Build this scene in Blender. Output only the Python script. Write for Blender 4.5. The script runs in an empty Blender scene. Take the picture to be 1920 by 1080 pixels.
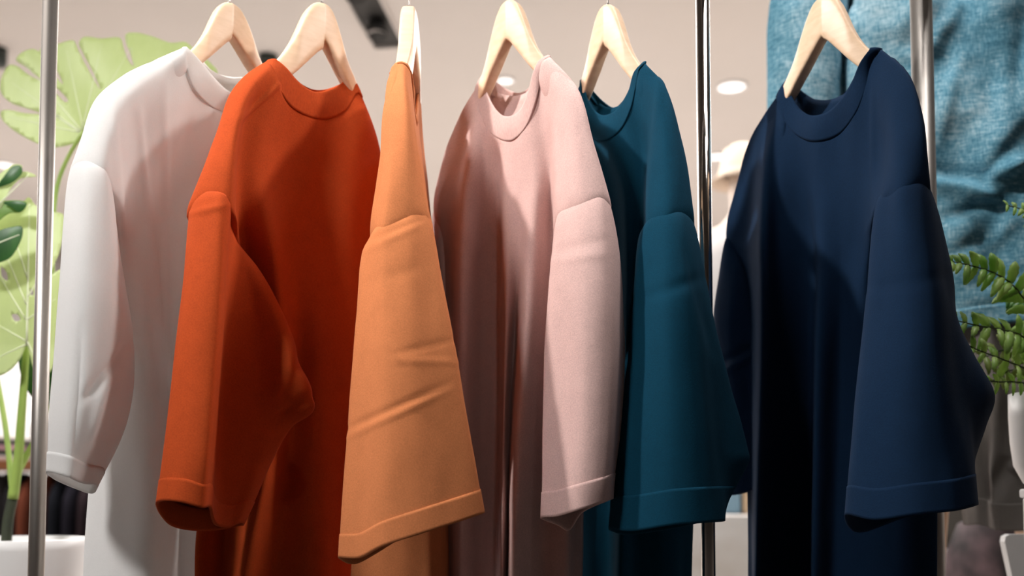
import bpy, bmesh, math, random
import numpy as np
from mathutils import Vector, Matrix, noise
random.seed(7)
C = bpy.context.scene.collection
S = bpy.context.scene

# ------------------------------------------------------------------ camera
CAM = Vector((0.0, 0.0, 0.90)); F = 1867.0; PITCH = math.radians(3.05); PPY = 830.0
cd = bpy.data.cameras.new('camera'); cam = bpy.data.objects.new('camera', cd); C.objects.link(cam)
cd.lens = 35.0; cd.sensor_width = 36.0
cam.location = CAM; cam.rotation_euler = (math.pi/2 + PITCH, 0, 0)
cd.shift_y = (PPY-540)/1920
cd.clip_start = 0.02
cd.dof.use_dof = True; cd.dof.focus_distance = 1.47; cd.dof.aperture_fstop = 2.4
S.camera = cam
Y0 = 1.60                                  # distance of the clothes rail

# ------------------------------------------------------------------ world, lights, exposure
w = bpy.data.worlds.new('world'); S.world = w; w.use_nodes = True
w.node_tree.nodes['Background'].inputs[0].default_value = (0.75, 0.72, 0.70, 1)
w.node_tree.nodes['Background'].inputs[1].default_value = 0.3
S.view_settings.view_transform = 'Standard'; S.view_settings.look = 'None'
S.view_settings.exposure = 0.0; S.view_settings.gamma = 1.0
def area(name, loc, target, size, power, col=(1, .95, .9), sy=None, spread=math.pi):
    l = bpy.data.lights.new(name, 'AREA'); o = bpy.data.objects.new(name, l); C.objects.link(o)
    l.energy = power; l.color = col; l.size = size; l.spread = spread
    if sy: l.shape = 'RECTANGLE'; l.size_y = sy
    o.location = loc; o.rotation_euler = (Vector(target)-Vector(loc)).to_track_quat('-Z', 'Y').to_euler()
    return o
def spot(name, loc, target, power, angle, blend, rad, col=(1, .95, .9)):
    l = bpy.data.lights.new(name, 'SPOT'); o = bpy.data.objects.new(name, l); C.objects.link(o)
    l.energy = power; l.color = col; l.spot_size = math.radians(angle); l.spot_blend = blend; l.shadow_soft_size = rad
    o.location = loc; o.rotation_euler = (Vector(target)-Vector(loc)).to_track_quat('-Z', 'Y').to_euler()
    return o
spot('spotlight_left', (-1.55, 0.82, 3.1), (0.32, 1.5, 1.62), 330, 56, 1.0, .05)
spot('spotlight_right', (1.8, 0.95, 2.95), (-0.38, 1.55, 1.5), 170, 34, .9, .11)
spot('fill_spot_front', (0.25, -0.25, 3.05), (-0.08, 1.6, 1.62), 20, 34, 1.0, .04)  # added weak frontal fill, lifts the pink and tan shirts
area('fill_area_front', (-1.7, -0.5, 3.1), (-0.75, 1.6, 1.2), .5, 13, (1, .98, .96), .5, math.radians(55))  # added soft fill on the white shirt, no real panel
area('fill_area_rear', (0, 5.9, 3.1), (0, 5.9, 0), 10, 780, (1, .95, .92), 4.0)  # added area lamp, brightens the rear room and its ceiling by bounce
area('fill_area_mid', (0.85, 1.6, 3.1), (1.25, 2.1, 1.2), .5, 24, (1, .97, .95), 0.6)  # added area lamp that lights the denim and fern
area('fill_area_left', (-2.3, 1.2, 3.1), (-0.8, 1.7, 1.0), .7, 22, (1, .97, .95), 0.5)  # added fill from the left for the white shirt

# ------------------------------------------------------------------ helpers
cp, sp_ = math.cos(PITCH), math.sin(PITCH)
def P(px, py, Y):
    "point seen at pixel (px, py) at distance Y (metres, along the room's depth)"
    a = (px-960)/F; b = (PPY-py)/F
    dx, dy, dz = a, cp - b*sp_, sp_ + b*cp
    t = Y/dy
    return Vector((CAM.x+dx*t, Y, CAM.z+dz*t))
def to_px(v):
    r = v-CAM
    f = r.y*cp + r.z*sp_; u = -r.y*sp_ + r.z*cp
    return 960+F*r.x/f, PPY-F*u/f

def tag(o, label=None, cat=None, group=None, kind=None):
    if label: o['label'] = label
    if cat: o['category'] = cat
    if group: o['group'] = group
    if kind: o['kind'] = kind
    return o
def thing(name, label, cat, loc=(0, 0, 0), rz=0, group=None):
    o = bpy.data.objects.new(name, None); C.objects.link(o); o.empty_display_size = .05
    o.location = loc; o.rotation_euler = (0, 0, rz)
    return tag(o, label, cat, group)
def link(name, me, mat=None, parent=None):
    o = bpy.data.objects.new(name, me); C.objects.link(o)
    if mat: me.materials.append(mat)
    if parent:
        o.parent = parent
        bpy.context.view_layer.update()
    return o
def world_obj(name, me, mat, parent):
    "mesh given in world coordinates, moved under its thing"
    o = link(name, me, mat)
    if parent:
        M = Matrix.Identity(4); p = parent
        chain = []
        while p: chain.append(p); p = p.parent
        for q in reversed(chain):
            M = M @ (Matrix.Translation(q.location) @ q.rotation_euler.to_matrix().to_4x4())
        me.transform(M.inverted()); o.parent = parent
    return o
def smooth(me):
    for p in me.polygons: p.use_smooth = True
def mesh(name, vs, fs, sm=True):
    me = bpy.data.meshes.new(name); me.from_pydata([tuple(v) for v in vs], [], fs); me.update()
    if sm: smooth(me)
    return me
def bmdone(bm, name, sm=False):
    bmesh.ops.recalc_face_normals(bm, faces=bm.faces)
    me = bpy.data.meshes.new(name); bm.to_mesh(me); bm.free()
    if sm: smooth(me)
    return me
def box(bm, c, s, bev=0.0, rot=None):
    r = bmesh.ops.create_cube(bm, size=1.0)
    vs = r['verts']
    M = Matrix.Translation(c) @ (rot.to_4x4() if rot else Matrix.Identity(4)) @ Matrix.Diagonal((*s, 1))
    bmesh.ops.transform(bm, matrix=M, verts=vs)
    if bev:
        es = list({e for v in vs for e in v.link_edges})
        bmesh.ops.bevel(bm, geom=es, offset=bev, segments=3, affect='EDGES', profile=.5)
def box_me(name, c, s, bev=0.0, rot=None):
    bm = bmesh.new(); box(bm, c, s, bev, rot); return bmdone(bm, name)
def tube_me(name, pts, rad, seg=16, cap=True):
    pts = [Vector(p) for p in pts]
    if not isinstance(rad, (list, tuple)): rad = [rad]*len(pts)
    vs, fs = [], []
    up = None
    for i, p in enumerate(pts):
        t = (pts[min(i+1, len(pts)-1)]-pts[max(i-1, 0)]).normalized()
        if up is None: up = t.orthogonal().normalized()
        up = (up-t*up.dot(t)).normalized(); b = t.cross(up)
        for k in range(seg):
            a = 2*math.pi*k/seg
            vs.append(p+(up*math.cos(a)+b*math.sin(a))*rad[i])
    for i in range(len(pts)-1):
        for k in range(seg):
            fs.append((i*seg+k, i*seg+(k+1) % seg, (i+1)*seg+(k+1) % seg, (i+1)*seg+k))
    if cap:
        fs.append(tuple(range(seg))[::-1]); fs.append(tuple((len(pts)-1)*seg+k for k in range(seg)))
    return mesh(name, vs, fs)
def lathe_me(name, prof, seg=48, c=(0, 0, 0)):
    vs, fs = [], []
    for r, z in prof:
        for k in range(seg):
            a = 2*math.pi*k/seg; vs.append((c[0]+r*math.cos(a), c[1]+r*math.sin(a), c[2]+z))
    n = len(prof)
    for i in range(n-1):
        for k in range(seg):
            fs.append((i*seg+k, i*seg+(k+1) % seg, (i+1)*seg+(k+1) % seg, (i+1)*seg+k))
    return mesh(name, vs, fs)

def spline(K, ts=None, n=None, closed=False):
    "smooth curve through key points; chord-length parameter"
    K = np.asarray(K, float)
    if closed: K = np.vstack([K[-1:], K, K[:2]])
    L = np.sqrt(((K[1:]-K[:-1])**2).sum(1)); L = np.maximum(L, 1e-5)**0.6
    t = np.concatenate([[0], np.cumsum(L)])
    m = np.zeros_like(K)
    m[1:-1] = ((K[1:-1]-K[:-2])/L[:-1, None]*L[1:, None]+(K[2:]-K[1:-1])/L[1:, None]*L[:-1, None])/(L[1:]+L[:-1])[:, None]
    m[0] = (K[1]-K[0])/L[0]; m[-1] = (K[-1]-K[-2])/L[-1]
    a, b = (t[1], t[-2]) if closed else (t[0], t[-1])
    if ts is None: ts = np.linspace(0, 1, n, endpoint=not closed)
    T = a+(b-a)*np.asarray(ts)
    i = np.clip(np.searchsorted(t, T, side='right')-1, 0, len(L)-1)
    h = L[i]; s = ((T-t[i])/h)[:, None]; h = h[:, None]
    return (2*s**3-3*s**2+1)*K[i]+(s**3-2*s**2+s)*h*m[i]+(-2*s**3+3*s**2)*K[i+1]+(s**3-s**2)*h*m[i+1]
def resample(K, n):
    Q = spline(K, n=400); d = np.concatenate([[0], np.cumsum(np.sqrt(((Q[1:]-Q[:-1])**2).sum(1)))])
    u = np.linspace(0, d[-1], n)
    return np.stack([np.interp(u, d, Q[:, k]) for k in range(3)], 1)
def col(s, Y=Y0):
    "'x,y,d x,y,d ...' with d in cm behind the rail plane -> world key points"
    out = []
    for q in s.split():
        x, y, d = map(float, q.rstrip('!').split(','))
        out.append(P(x, y, Y+d/100))
        if q[-1] == '!':                                       # armhole seam: cloth runs on a little under the sleeve
            u = (out[-1]-out[-2]).normalized(); p0 = out[-1]
            out.append(p0+u*.004+Vector((0, .0010, 0))); out.append(p0+u*.013+Vector((0, .0065, 0)))
    return np.array([tuple(v) for v in out])

def grid_me(name, G, closed, creases=(), amp=.0012, seed=0, offs=0.0, nsc=(9, 9, 3.2)):
    "G[row][col] world points -> surface with cloth wrinkles"
    G = np.array(G); nr, nc = G.shape[:2]
    du = np.roll(G, -1, 1)-np.roll(G, 1, 1)
    if not closed: du[:, 0] = G[:, 1]-G[:, 0]; du[:, -1] = G[:, -1]-G[:, -2]
    dv = np.gradient(G, axis=0)
    N = np.cross(du, dv); N /= np.maximum(np.linalg.norm(N, axis=2, keepdims=True), 1e-9)
    vs = []
    for r in range(nr):
        for c in range(nc):
            p = Vector(G[r, c]); n = Vector(N[r, c])
            h = offs
            if amp:
                q = Vector((p.x*nsc[0]+seed*3.1, p.y*nsc[1], p.z*nsc[2]))
                h += amp*2.2*noise.fractal(q, .9, 2.1, 3)
            if creases:
                x, y = to_px(p)
                sgn = 1.0
                for (x1, y1, x2, y2, wd, a) in creases:
                    ex, ey = x2-x1, y2-y1; L2 = ex*ex+ey*ey
                    u = ((x-x1)*ex+(y-y1)*ey)/L2
                    if -0.25 < u < 1.25:
                        dd = ((x-x1)*ey-(y-y1)*ex)/math.sqrt(L2)
                        e = math.exp(-(dd/wd)**2)*max(0, 1-(abs(u-.5)/.75)**2)
                        h += a/100*e
            vs.append(p+n*h)
    fs = []
    for r in range(nr-1):
        for c in range(nc if closed else nc-1):
            c2 = (c+1) % nc
            fs.append((r*nc+c, (r+1)*nc+c, (r+1)*nc+c2, r*nc+c2))
    return mesh(name, vs, fs)
def solid(o, t=.0022, off=0.0):
    m = o.modifiers.new('thickness', 'SOLIDIFY'); m.thickness = t; m.offset = off
def loft(cols, closed, nr=110, nc=140):
    R = np.array([resample(c, nr) for c in cols])              # cols x rows x 3
    return np.array([spline(R[:, r], n=nc, closed=closed) for r in range(nr)])

# ------------------------------------------------------------------ materials
def srgb(r, g, b):
    f = lambda c: (c/255/12.92 if c/255 <= .04045 else ((c/255+.055)/1.055)**2.4)
    return (f(r), f(g), f(b), 1)
MC = {}
def mat(name, colr, rough=.5, metal=0, **k):
    if name in MC: return MC[name]
    m = bpy.data.materials.new(name); m.use_nodes = True; b = m.node_tree.nodes['Principled BSDF']
    b.inputs['Base Color'].default_value = colr; b.inputs['Roughness'].default_value = rough; b.inputs['Metallic'].default_value = metal
    for kk, v in k.items(): b.inputs[kk.replace('_', ' ')].default_value = v
    MC[name] = m; return m
def nodes(m): return m.node_tree.nodes, m.node_tree.links, m.node_tree.nodes['Principled BSDF']
def fabric(name, c, dark=.80, scale=520, sheen=.25, bump=.25, stretch=1.0, trans=0.0):
    m = mat(name, c, .92); n, l, b = nodes(m)
    b.inputs['Specular IOR Level'].default_value = .12
    b.inputs['Sheen Weight'].default_value = sheen; b.inputs['Sheen Roughness'].default_value = .5
    b.inputs['Sheen Tint'].default_value = tuple(min(1, x*1.5+.05) for x in c[:3])+(1,)
    tc = n.new('ShaderNodeTexCoord'); mp = n.new('ShaderNodeMapping'); mp.inputs['Scale'].default_value = (1, 1, stretch)
    l.new(tc.outputs['Object'], mp.inputs['Vector'])
    a = n.new('ShaderNodeTexNoise'); a.inputs['Scale'].default_value = scale; a.inputs['Detail'].default_value = 2
    l.new(mp.outputs[0], a.inputs['Vector'])
    g = n.new('ShaderNodeTexNoise'); g.inputs['Scale'].default_value = 45; g.inputs['Detail'].default_value = 3
    l.new(mp.outputs[0], g.inputs['Vector'])
    ad = n.new('ShaderNodeMath'); ad.operation = 'MULTIPLY_ADD'; ad.inputs[1].default_value = .35
    l.new(g.outputs[0], ad.inputs[0]); l.new(a.outputs[0], ad.inputs[2])
    r = n.new('ShaderNodeMapRange'); r.inputs['From Min'].default_value = .40; r.inputs['From Max'].default_value = .95
    l.new(ad.outputs[0], r.inputs['Value'])
    x = n.new('ShaderNodeMixRGB'); x.inputs[1].default_value = tuple(v*dark for v in c[:3])+(1,)
    x.inputs[2].default_value = tuple(min(1, v*(2-dark)) for v in c[:3])+(1,)
    l.new(r.outputs[0], x.inputs[0]); l.new(x.outputs[0], b.inputs['Base Color'])
    bp = n.new('ShaderNodeBump'); bp.inputs['Strength'].default_value = bump; bp.inputs['Distance'].default_value = .0008
    l.new(a.outputs[0], bp.inputs['Height']); l.new(bp.outputs[0], b.inputs['Normal'])
    if trans:
        t = n.new('ShaderNodeBsdfTranslucent'); l.new(x.outputs[0], t.inputs['Color'])
        ms = n.new('ShaderNodeMixShader'); ms.inputs[0].default_value = trans
        l.new(b.outputs[0], ms.inputs[1]); l.new(t.outputs[0], ms.inputs[2])
        l.new(ms.outputs[0], n['Material Output'].inputs['Surface'])
    return m
def noisy(name, c1, c2, scale, rough=.6, vec=(1, 1, 1), metal=0, bump=0, detail=4, **k):
    m = mat(name, c1, rough, metal, **k); n, l, b = nodes(m)
    tc = n.new('ShaderNodeTexCoord'); mp = n.new('ShaderNodeMapping'); mp.inputs['Scale'].default_value = vec
    a = n.new('ShaderNodeTexNoise'); a.inputs['Scale'].default_value = scale; a.inputs['Detail'].default_value = detail
    x = n.new('ShaderNodeMixRGB'); x.inputs[1].default_value = c1; x.inputs[2].default_value = c2
    rr = n.new('ShaderNodeMapRange'); rr.inputs['From Min'].default_value = .32; rr.inputs['From Max'].default_value = .68
    l.new(tc.outputs['Object'], mp.inputs[0]); l.new(mp.outputs[0], a.inputs['Vector']); l.new(a.outputs[0], rr.inputs['Value'])
    l.new(rr.outputs[0], x.inputs[0]); l.new(x.outputs[0], b.inputs['Base Color'])
    if bump:
        bp = n.new('ShaderNodeBump'); bp.inputs['Strength'].default_value = bump; bp.inputs['Distance'].default_value = .002
        l.new(a.outputs[0], bp.inputs['Height']); l.new(bp.outputs[0], b.inputs['Normal'])
    return m
def emit(name, c, s):
    m = mat(name, c, .5); b = nodes(m)[2]; b.inputs['Emission Color'].default_value = c; b.inputs['Emission Strength'].default_value = s; return m

M_ceil = noisy('ceiling_paint', (.74, .69, .655, 1), (.71, .665, .63, 1), 1.5, .9)
M_wall = noisy('wall_paint', (.40, .365, .345, 1), (.37, .34, .32, 1), 1.2, .9)
M_dwall = noisy('low_bounce_dark', (.12, .10, .09, 1), (.09, .08, .07, 1), 2, .8)  # dark tone for unseen front surfaces, chosen to cut bounce light
M_floor = noisy('floor_stone', (.48, .44, .41, 1), (.40, .37, .34, 1), 3, .35)
M_wood = noisy('maple_wood', (.83, .60, .42, 1), (.75, .52, .34, 1), 14, .42, (1.2, 4, 9), bump=.04)
M_steel = mat('hook_wire', (.35, .32, .30, 1), .3, 1)
M_brush = noisy('brushed_steel', (.46, .42, .39, 1), (.36, .33, .30, 1), 30, .42, (1, 1, .04), metal=1)
M_chrome = mat('chrome', (.52, .49, .46, 1), .07, 1)
M_black = mat('black_metal', (.015, .014, .013, 1), .45)
M_white = mat('white_lacquer', (.80, .79, .78, 1), .45)
M_ceram = mat('white_ceramic', (.85, .84, .83, 1), .35)

# ------------------------------------------------------------------ the setting
def struct(name, me, m):
    o = link(name, me, m); o['kind'] = 'structure'; return o
struct('floor', box_me('floor', (0, 7.7, -.05), (14, 9.6, .1)), M_floor)
struct('floor', box_me('floor', (0, -.3, -.05), (14, 6.4, .1)), M_dwall)  # unseen front half, made dark to reduce bounce onto the shirts
struct('ceiling', box_me('ceiling', (0, 7.7, 3.25), (14, 9.6, .1)), M_ceil)
struct('ceiling', box_me('ceiling', (0, -.3, 3.25), (14, 6.4, .1)), M_dwall)  # unseen dark part above the camera, added to lower the fill light
struct('wall_back', box_me('wall_back', (0, 9.05, 1.6), (14, .1, 3.2)), M_wall)
struct('wall_left', box_me('wall_left', (-7.05, 4.5, 1.6), (.1, 16, 3.2)), M_wall)
struct('wall_right', box_me('wall_right', (7.05, 4.5, 1.6), (.1, 16, 3.2)), M_wall)
struct('wall_front', box_me('wall_front', (0, -3.55, 1.6), (14, .1, 3.2)), M_dwall)

# ------------------------------------------------------------------ clothes rail
ZR = P(960, -75, Y0).z
rack = thing('clothes_rack', 'tall metal clothes rack with thin steel uprights holding the shirts', 'clothes rack', (0, Y0, 0))
def upright(name, px, Y, r, m, label=None):
    a = P(px, 540, Y)
    o = world_obj(name, tube_me(name, [(a.x, Y, 0.02), (a.x, Y, ZR+.05)], r, 32), m, rack)
    if label: o['label'] = label
    fl = world_obj('foot', lathe_me('foot', [(.001, 0), (.05, 0), (.05, .012), (r+.004, .02), (r, .03)], 32, (a.x, Y, 0)), m, rack)
    return a.x
xl = upright('upright', 81, Y0+.02, .0125, M_brush, 'brushed steel left upright')
xc = upright('upright', 1323, Y0+.04, .0115, M_chrome, 'polished chrome middle upright')
xr = upright('upright', 1739, Y0+.10, .0185, M_brush, 'thick brushed steel right upright')
world_obj('rail', tube_me('rail', [(xl-.02, Y0+.0, ZR), (xr+.03, Y0, ZR)], .0125, 24), M_chrome, rack)
world_obj('bracket', box_me('bracket', (xr, Y0+.05, ZR), (.03, .12, .03), .003), M_brush, rack)
world_obj('bracket', box_me('bracket', (xl, Y0+.01, ZR), (.03, .05, .03), .003), M_brush, rack)
world_obj('bracket', box_me('bracket', (xc, Y0+.02, ZR), (.03, .06, .03), .003), M_brush, rack)

# ------------------------------------------------------------------ hangers
def hanger(px, py, d, left, right, label):
    "wooden hanger; (px, py) = top of its crest; left/right = neck point then two shoulder points"
    top = P(px, py, Y0+d/100)
    t = thing('wooden_hanger', label, 'hanger', top, 0, 'wooden hangers on the rail')
    A = [(0, 0), (.1, .007), (.2, .04), (.31, .14), (.4, .27), (.5, .44), (.61, .61), (.77, .80), (1, 1)]
    B = [(0, .60), (.07, .635), (.18, .72), (.34, .85), (.5, .98), (.66, 1.10), (.8, 1.20), (.94, 1.28), (1.08, 1.36)]
    halves = []
    for side in (left, right):
        K = [Vector(v) for v in col(side)]
        nk = K[0]+Vector((0, 0, -.004)); H = Vector((nk.x-top.x, nk.y-top.y, 0)); D = top.z-nk.z
        D = max(D, .09)
        T_ = [H*a-Vector((0, 0, D*b)) for a, b in A]
        U_ = [H*a-Vector((0, 0, D*b)) for a, b in B]
        for j, k in enumerate(K[1:]):
            q = k-top; q = q+(T_[8]-q)*(.10+.28*j)
            T_.append(q+Vector((0, 0, -.012))); U_.append(q+Vector((0, 0, -.040+.010*j)))
        halves.append((spline([tuple(v) for v in T_], n=60), spline([tuple(v) for v in U_], n=60), H.normalized()))
    prof = []
    Hm = (halves[1][2]-halves[0][2]).normalized()
    for s in range(-59, 60):
        k = abs(s); Tt, Uu, H = halves[1 if s >= 0 else 0]
        H = (H if s >= 0 else -H); f = k/59
        H = (Hm*(1-min(1, f*2))+H*min(1, f*2)).normalized()
        prof.append((Vector(Tt[k]), Vector(Uu[k]), Vector((-H.y, H.x, 0)), f))
    vs, fs = [], []
    M = 24
    for a, b, nn, f in prof:
        th = .0125-.006*max(0, f-.35)/.65
        for k in range(M):                                     # rounded-rectangle section
            an = 2*math.pi*k/M
            c, s_ = math.cos(an), math.sin(an)
            e = .38
            cx = math.copysign(abs(c)**e, c); sy = math.copysign(abs(s_)**e, s_)
            vs.append(b.lerp(a, .5+.5*sy)+nn*(cx*th+.004*min(1, max(0, f-.4)*3)))
    n = len(prof)
    for i in range(n-1):
        for k in range(M):
            fs.append((i*M+k, i*M+(k+1) % M, (i+1)*M+(k+1) % M, (i+1)*M+k))
    fs.append(tuple(range(M))); fs.append(tuple((n-1)*M+k for k in range(M))[::-1])
    link('hanger_body', mesh('hanger_body', vs, fs), M_wood, t)
    h = ZR-top.z; ry = Y0-top.y
    R = .0125+.0025
    pts = [(0, 0, -.01), (0, 0, max(.01, h-.03))]
    for k in range(0, 11):
        a = math.radians(-30+k*22)
        pts.append((0, ry+R*math.cos(a), h+R*math.sin(a)))
    q = spline(pts, n=50)
    link('hook', tube_me('hook', [Vector(p) for p in q], .0015, 10), M_steel, t)
    link('collar_ring', lathe_me('collar_ring', [(.001, .003), (.004, .003), (.004, 0), (.001, 0)], 16), M_steel, t)
    return t
hanger(430, 8, 0, '347,98,-4.5 285,125,-9 235,158,-13', '503,140,8 520,165,11 535,210,13', 'wooden hanger holding the white shirt, leftmost on the rail')
hanger(603, 9, 0, '505,120,-5.5 465,152,-10 440,185,-13', '664,146,5 690,215,8 712,280,10', 'wooden hanger holding the rust orange shirt')
hanger(767, 15, 0, '755,119,-8.5 757,165,-14 760,230,-18', '783,165,8 789,240,9 793,300,11', 'wooden hanger seen edge-on, holding the tan shirt')
hanger(957, 3, 0, '902,150,6 872,205,9 845,268,12', '1025,110,-3 1075,172,-8 1095,260,-10', 'wooden hanger holding the pale pink shirt')
hanger(1140, 11, 0, '1092,152,6 1070,210,9 1058,290,11', '1204,122,-3.5 1238,175,-8 1258,250,-10', 'wooden hanger holding the teal shirt')
hanger(1548, -6, 0, '1473,155,8.5 1408,262,15 1386,335,18', '1640,97,-5.5 1690,152,-10 1710,215,-12.5', 'wooden hanger holding the navy shirt, in front of the blue denim')

# ------------------------------------------------------------------ shirts
R_ = math.radians
def shirt(label, m, mrib, yaw, body, neck_top, collar_in, collar_out, collar_back, sleeves, T=7.0, creases=(), seed=1, loc=None, scr=()):
    """body: columns left to right; auto back. neck_top: {column index: 'x,y,d' of the back neckline}
    sleeves: list of (columns closed ring, hem share, label)"""
    t = thing('t_shirt', label, 't-shirt', loc, 0, 'shirts hanging on the rail')
    cols = [col(s) for s in body]
    N = 130
    Rr = np.array([resample(c, N) for c in cols])
    nb = np.array((math.sin(-yaw), math.cos(yaw), 0.0))
    nb = np.array((-math.sin(yaw), math.cos(yaw), 0.0))
    back = []
    v = np.linspace(0, 1, N)
    k = len(cols)
    sm = Rr.copy()
    for _ in range(3): sm[1:-1] = (sm[:-2]+2*sm[1:-1]+sm[2:])/4
    for i in range(k-2, 0, -1):
        prof = math.sin(math.pi*i/(k-1))**.6
        ramp = np.clip(v/.22, 0, 1); ramp = ramp*ramp*(3-2*ramp)
        b = Rr[i]*(1-ramp[:, None])+sm[i]*ramp[:, None]
        b = b+nb[None]*(T/100*prof*ramp)[:, None]
        if i in neck_top:
            x, y, d = map(float, neck_top[i].split(','))
            tp = np.array(P(x, y, Y0+d/100)); fade = (np.clip(1-v/.2, 0, 1)**1.5)[:, None]
            b = b+(tp-b[0])*fade
        back.append(b)
    ring = np.concatenate([Rr, np.array(back)])
    G = np.array([spline(ring[:, r], n=230, closed=True) for r in range(N)])
    o = world_obj('body', grid_me('body', G, True, creases, .0013, seed), m, t); solid(o)
    # collar: closed ribbed band
    ci = col(collar_in); co = col(collar_out); cb = col(collar_back)      # back runs right -> left
    nI = 60
    co = np.array([c[0] for c in cols]); fi = resample(ci, nI); fo = resample(co, nI)
    dv_ = fo-fi; fo = fo+dv_/np.linalg.norm(dv_, axis=1, keepdims=True)*.0025-nb[None]*.0010; bi = resample(np.vstack([ci[-1:], cb, ci[:1]]), nI)
    bo = bi.copy(); w_ = np.sin(np.linspace(0, math.pi, nI))**.5
    bo[:, 2] -= .021*w_; bo += nb[None]*(.006*w_)[:, None]
    e = np.linspace(0, 1, nI)[:, None]
    bo += (fo[-1]-bi[-1*0])*(1-e)**4+(fo[0]-bi[-1])*e**4
    I = np.concatenate([fi[:-1], bi[:-1]]); O = np.concatenate([fo[:-1], bo[:-1]])
    rows = []
    cen = I.mean(0)
    for r in np.linspace(0, 1, 12):
        p = I*(1-r)+O*r
        out = p-cen; out[:, 2] = 0; out /= np.linalg.norm(out, axis=1, keepdims=True)+1e-9
        p = p+out*(.0028*math.sin(math.pi*min(1, r*1.02)))
        rows.append(p)
    o = world_obj('collar', grid_me('collar', np.array(rows), True, (), 0), mrib, t); solid(o, .0036)
    for sc_, hemf, lab in sleeves:
        cs = [col(s) for s in sc_]; ce = np.mean([c[0] for c in cs], axis=0); c2 = []
        for c in cs:
            u = c[0]-c[1]; u /= np.linalg.norm(u); e2 = ce-c[0]; e2 /= np.linalg.norm(e2)+1e-9
            c2.append(np.vstack([c[0]+u*.010+e2*.007, c[0]+e2*.0018, c[1:]]))
        G = loft(c2, True, 110, 130)
        kk = int(110*(1-hemf))
        s_ = world_obj('sleeve', grid_me('sleeve', G[:kk+2], True, scr, .0012, seed+5), m, t); solid(s_)
        h_ = world_obj('hem', grid_me('hem', G[kk:], True, (), .0012, seed+5), m, s_); solid(h_, .0042)
    return t

def fab(n, c, **k): return fabric(n+'_jersey', c, **k), fabric(n+'_rib', tuple(v*.97 for v in c[:3])+(1,), stretch=.25, scale=700, **{a: b for a, b in k.items() if a != 'stretch'})

m, mr = fab('white', (.88, .87, .86, 1), sheen=.03, dark=.98, trans=.5)
shirt('white cotton t-shirt at the far left, half covered by the rust orange shirt', m, mr, R_(36),
 ['345,92,-8 280,118,-12 225,148,-16 180,188,-19 155,255,-21 133,315,-22! 160,390,-16 190,600,-8 162,1000,-4 155,1200,-4',
  '348,100,-8.5 290,140,-13 235,185,-18 205,250,-21 190,320,-22.5! 200,400,-14 225,600,-8 200,900,-6 190,1200,-6',
  '350,125,-8 300,180,-12 255,260,-13 245,400,-11 250,600,-9 235,900,-7 225,1200,-7',
  '360,160,-7 325,220,-9 285,320,-9 280,500,-8 290,800,-8 275,1200,-8',
  '385,190,-4 345,260,-5 312,400,-4.5 310,600,-4 325,800,-3.5 318,1200,-3.5',
  '412,207,-1 400,350,-2 380,600,-1 360,800,2 335,1200,4',
  '450,210,3 450,400,3 430,700,5 378,1200,7',
  '500,165,7 530,300,11 510,700,12 400,1200,11',
  '510,150,8 560,260,14 560,700,15 410,1200,13'],
 {3: '375,110,-1', 4: '400,135,3', 5: '430,145,6', 6: '465,145,9'},
 '350,90,-8 375,115,-6 400,145,-4 430,172,-1 460,172,2 485,152,5 500,130,6',
 '330,101,-9.5 350,150,-8 384,190,-4.5 412,208,-1.5 450,212,2.5 490,190,6 508,150,8',
 '470,142,8 430,146,5 395,130,1 365,105,-4',
 [(['133,312,-21.8 125,400,-23 116,520,-23 106,650,-23 96,780,-23 90,885,-22',
    '165,310,-23.6 160,450,-25.5 155,650,-26 140,780,-26 130,895,-25',
    '197,325,-22.6 205,480,-23 200,600,-23.5 180,760,-24 150,905,-22',
    '212,390,-16 225,520,-17 243,650,-17 225,790,-17 180,910,-16',
    '195,400,-10 230,560,-10 243,690,-10 228,790,-10 166,925,-10',
    '150,390,-13 150,600,-11 115,905,-14'], .07, None)],
 T=8, seed=3, loc=P(430, 8, Y0), creases=[(262, 250, 300, 620, 7, -.5), (215, 250, 235, 560, 6, -.4), (310, 250, 312, 900, 6, -.35)],
 scr=[(235, 650, 165, 740, 9, .7), (200, 700, 165, 830, 9, -.7), (150, 640, 140, 840, 8, .5)])

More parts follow.
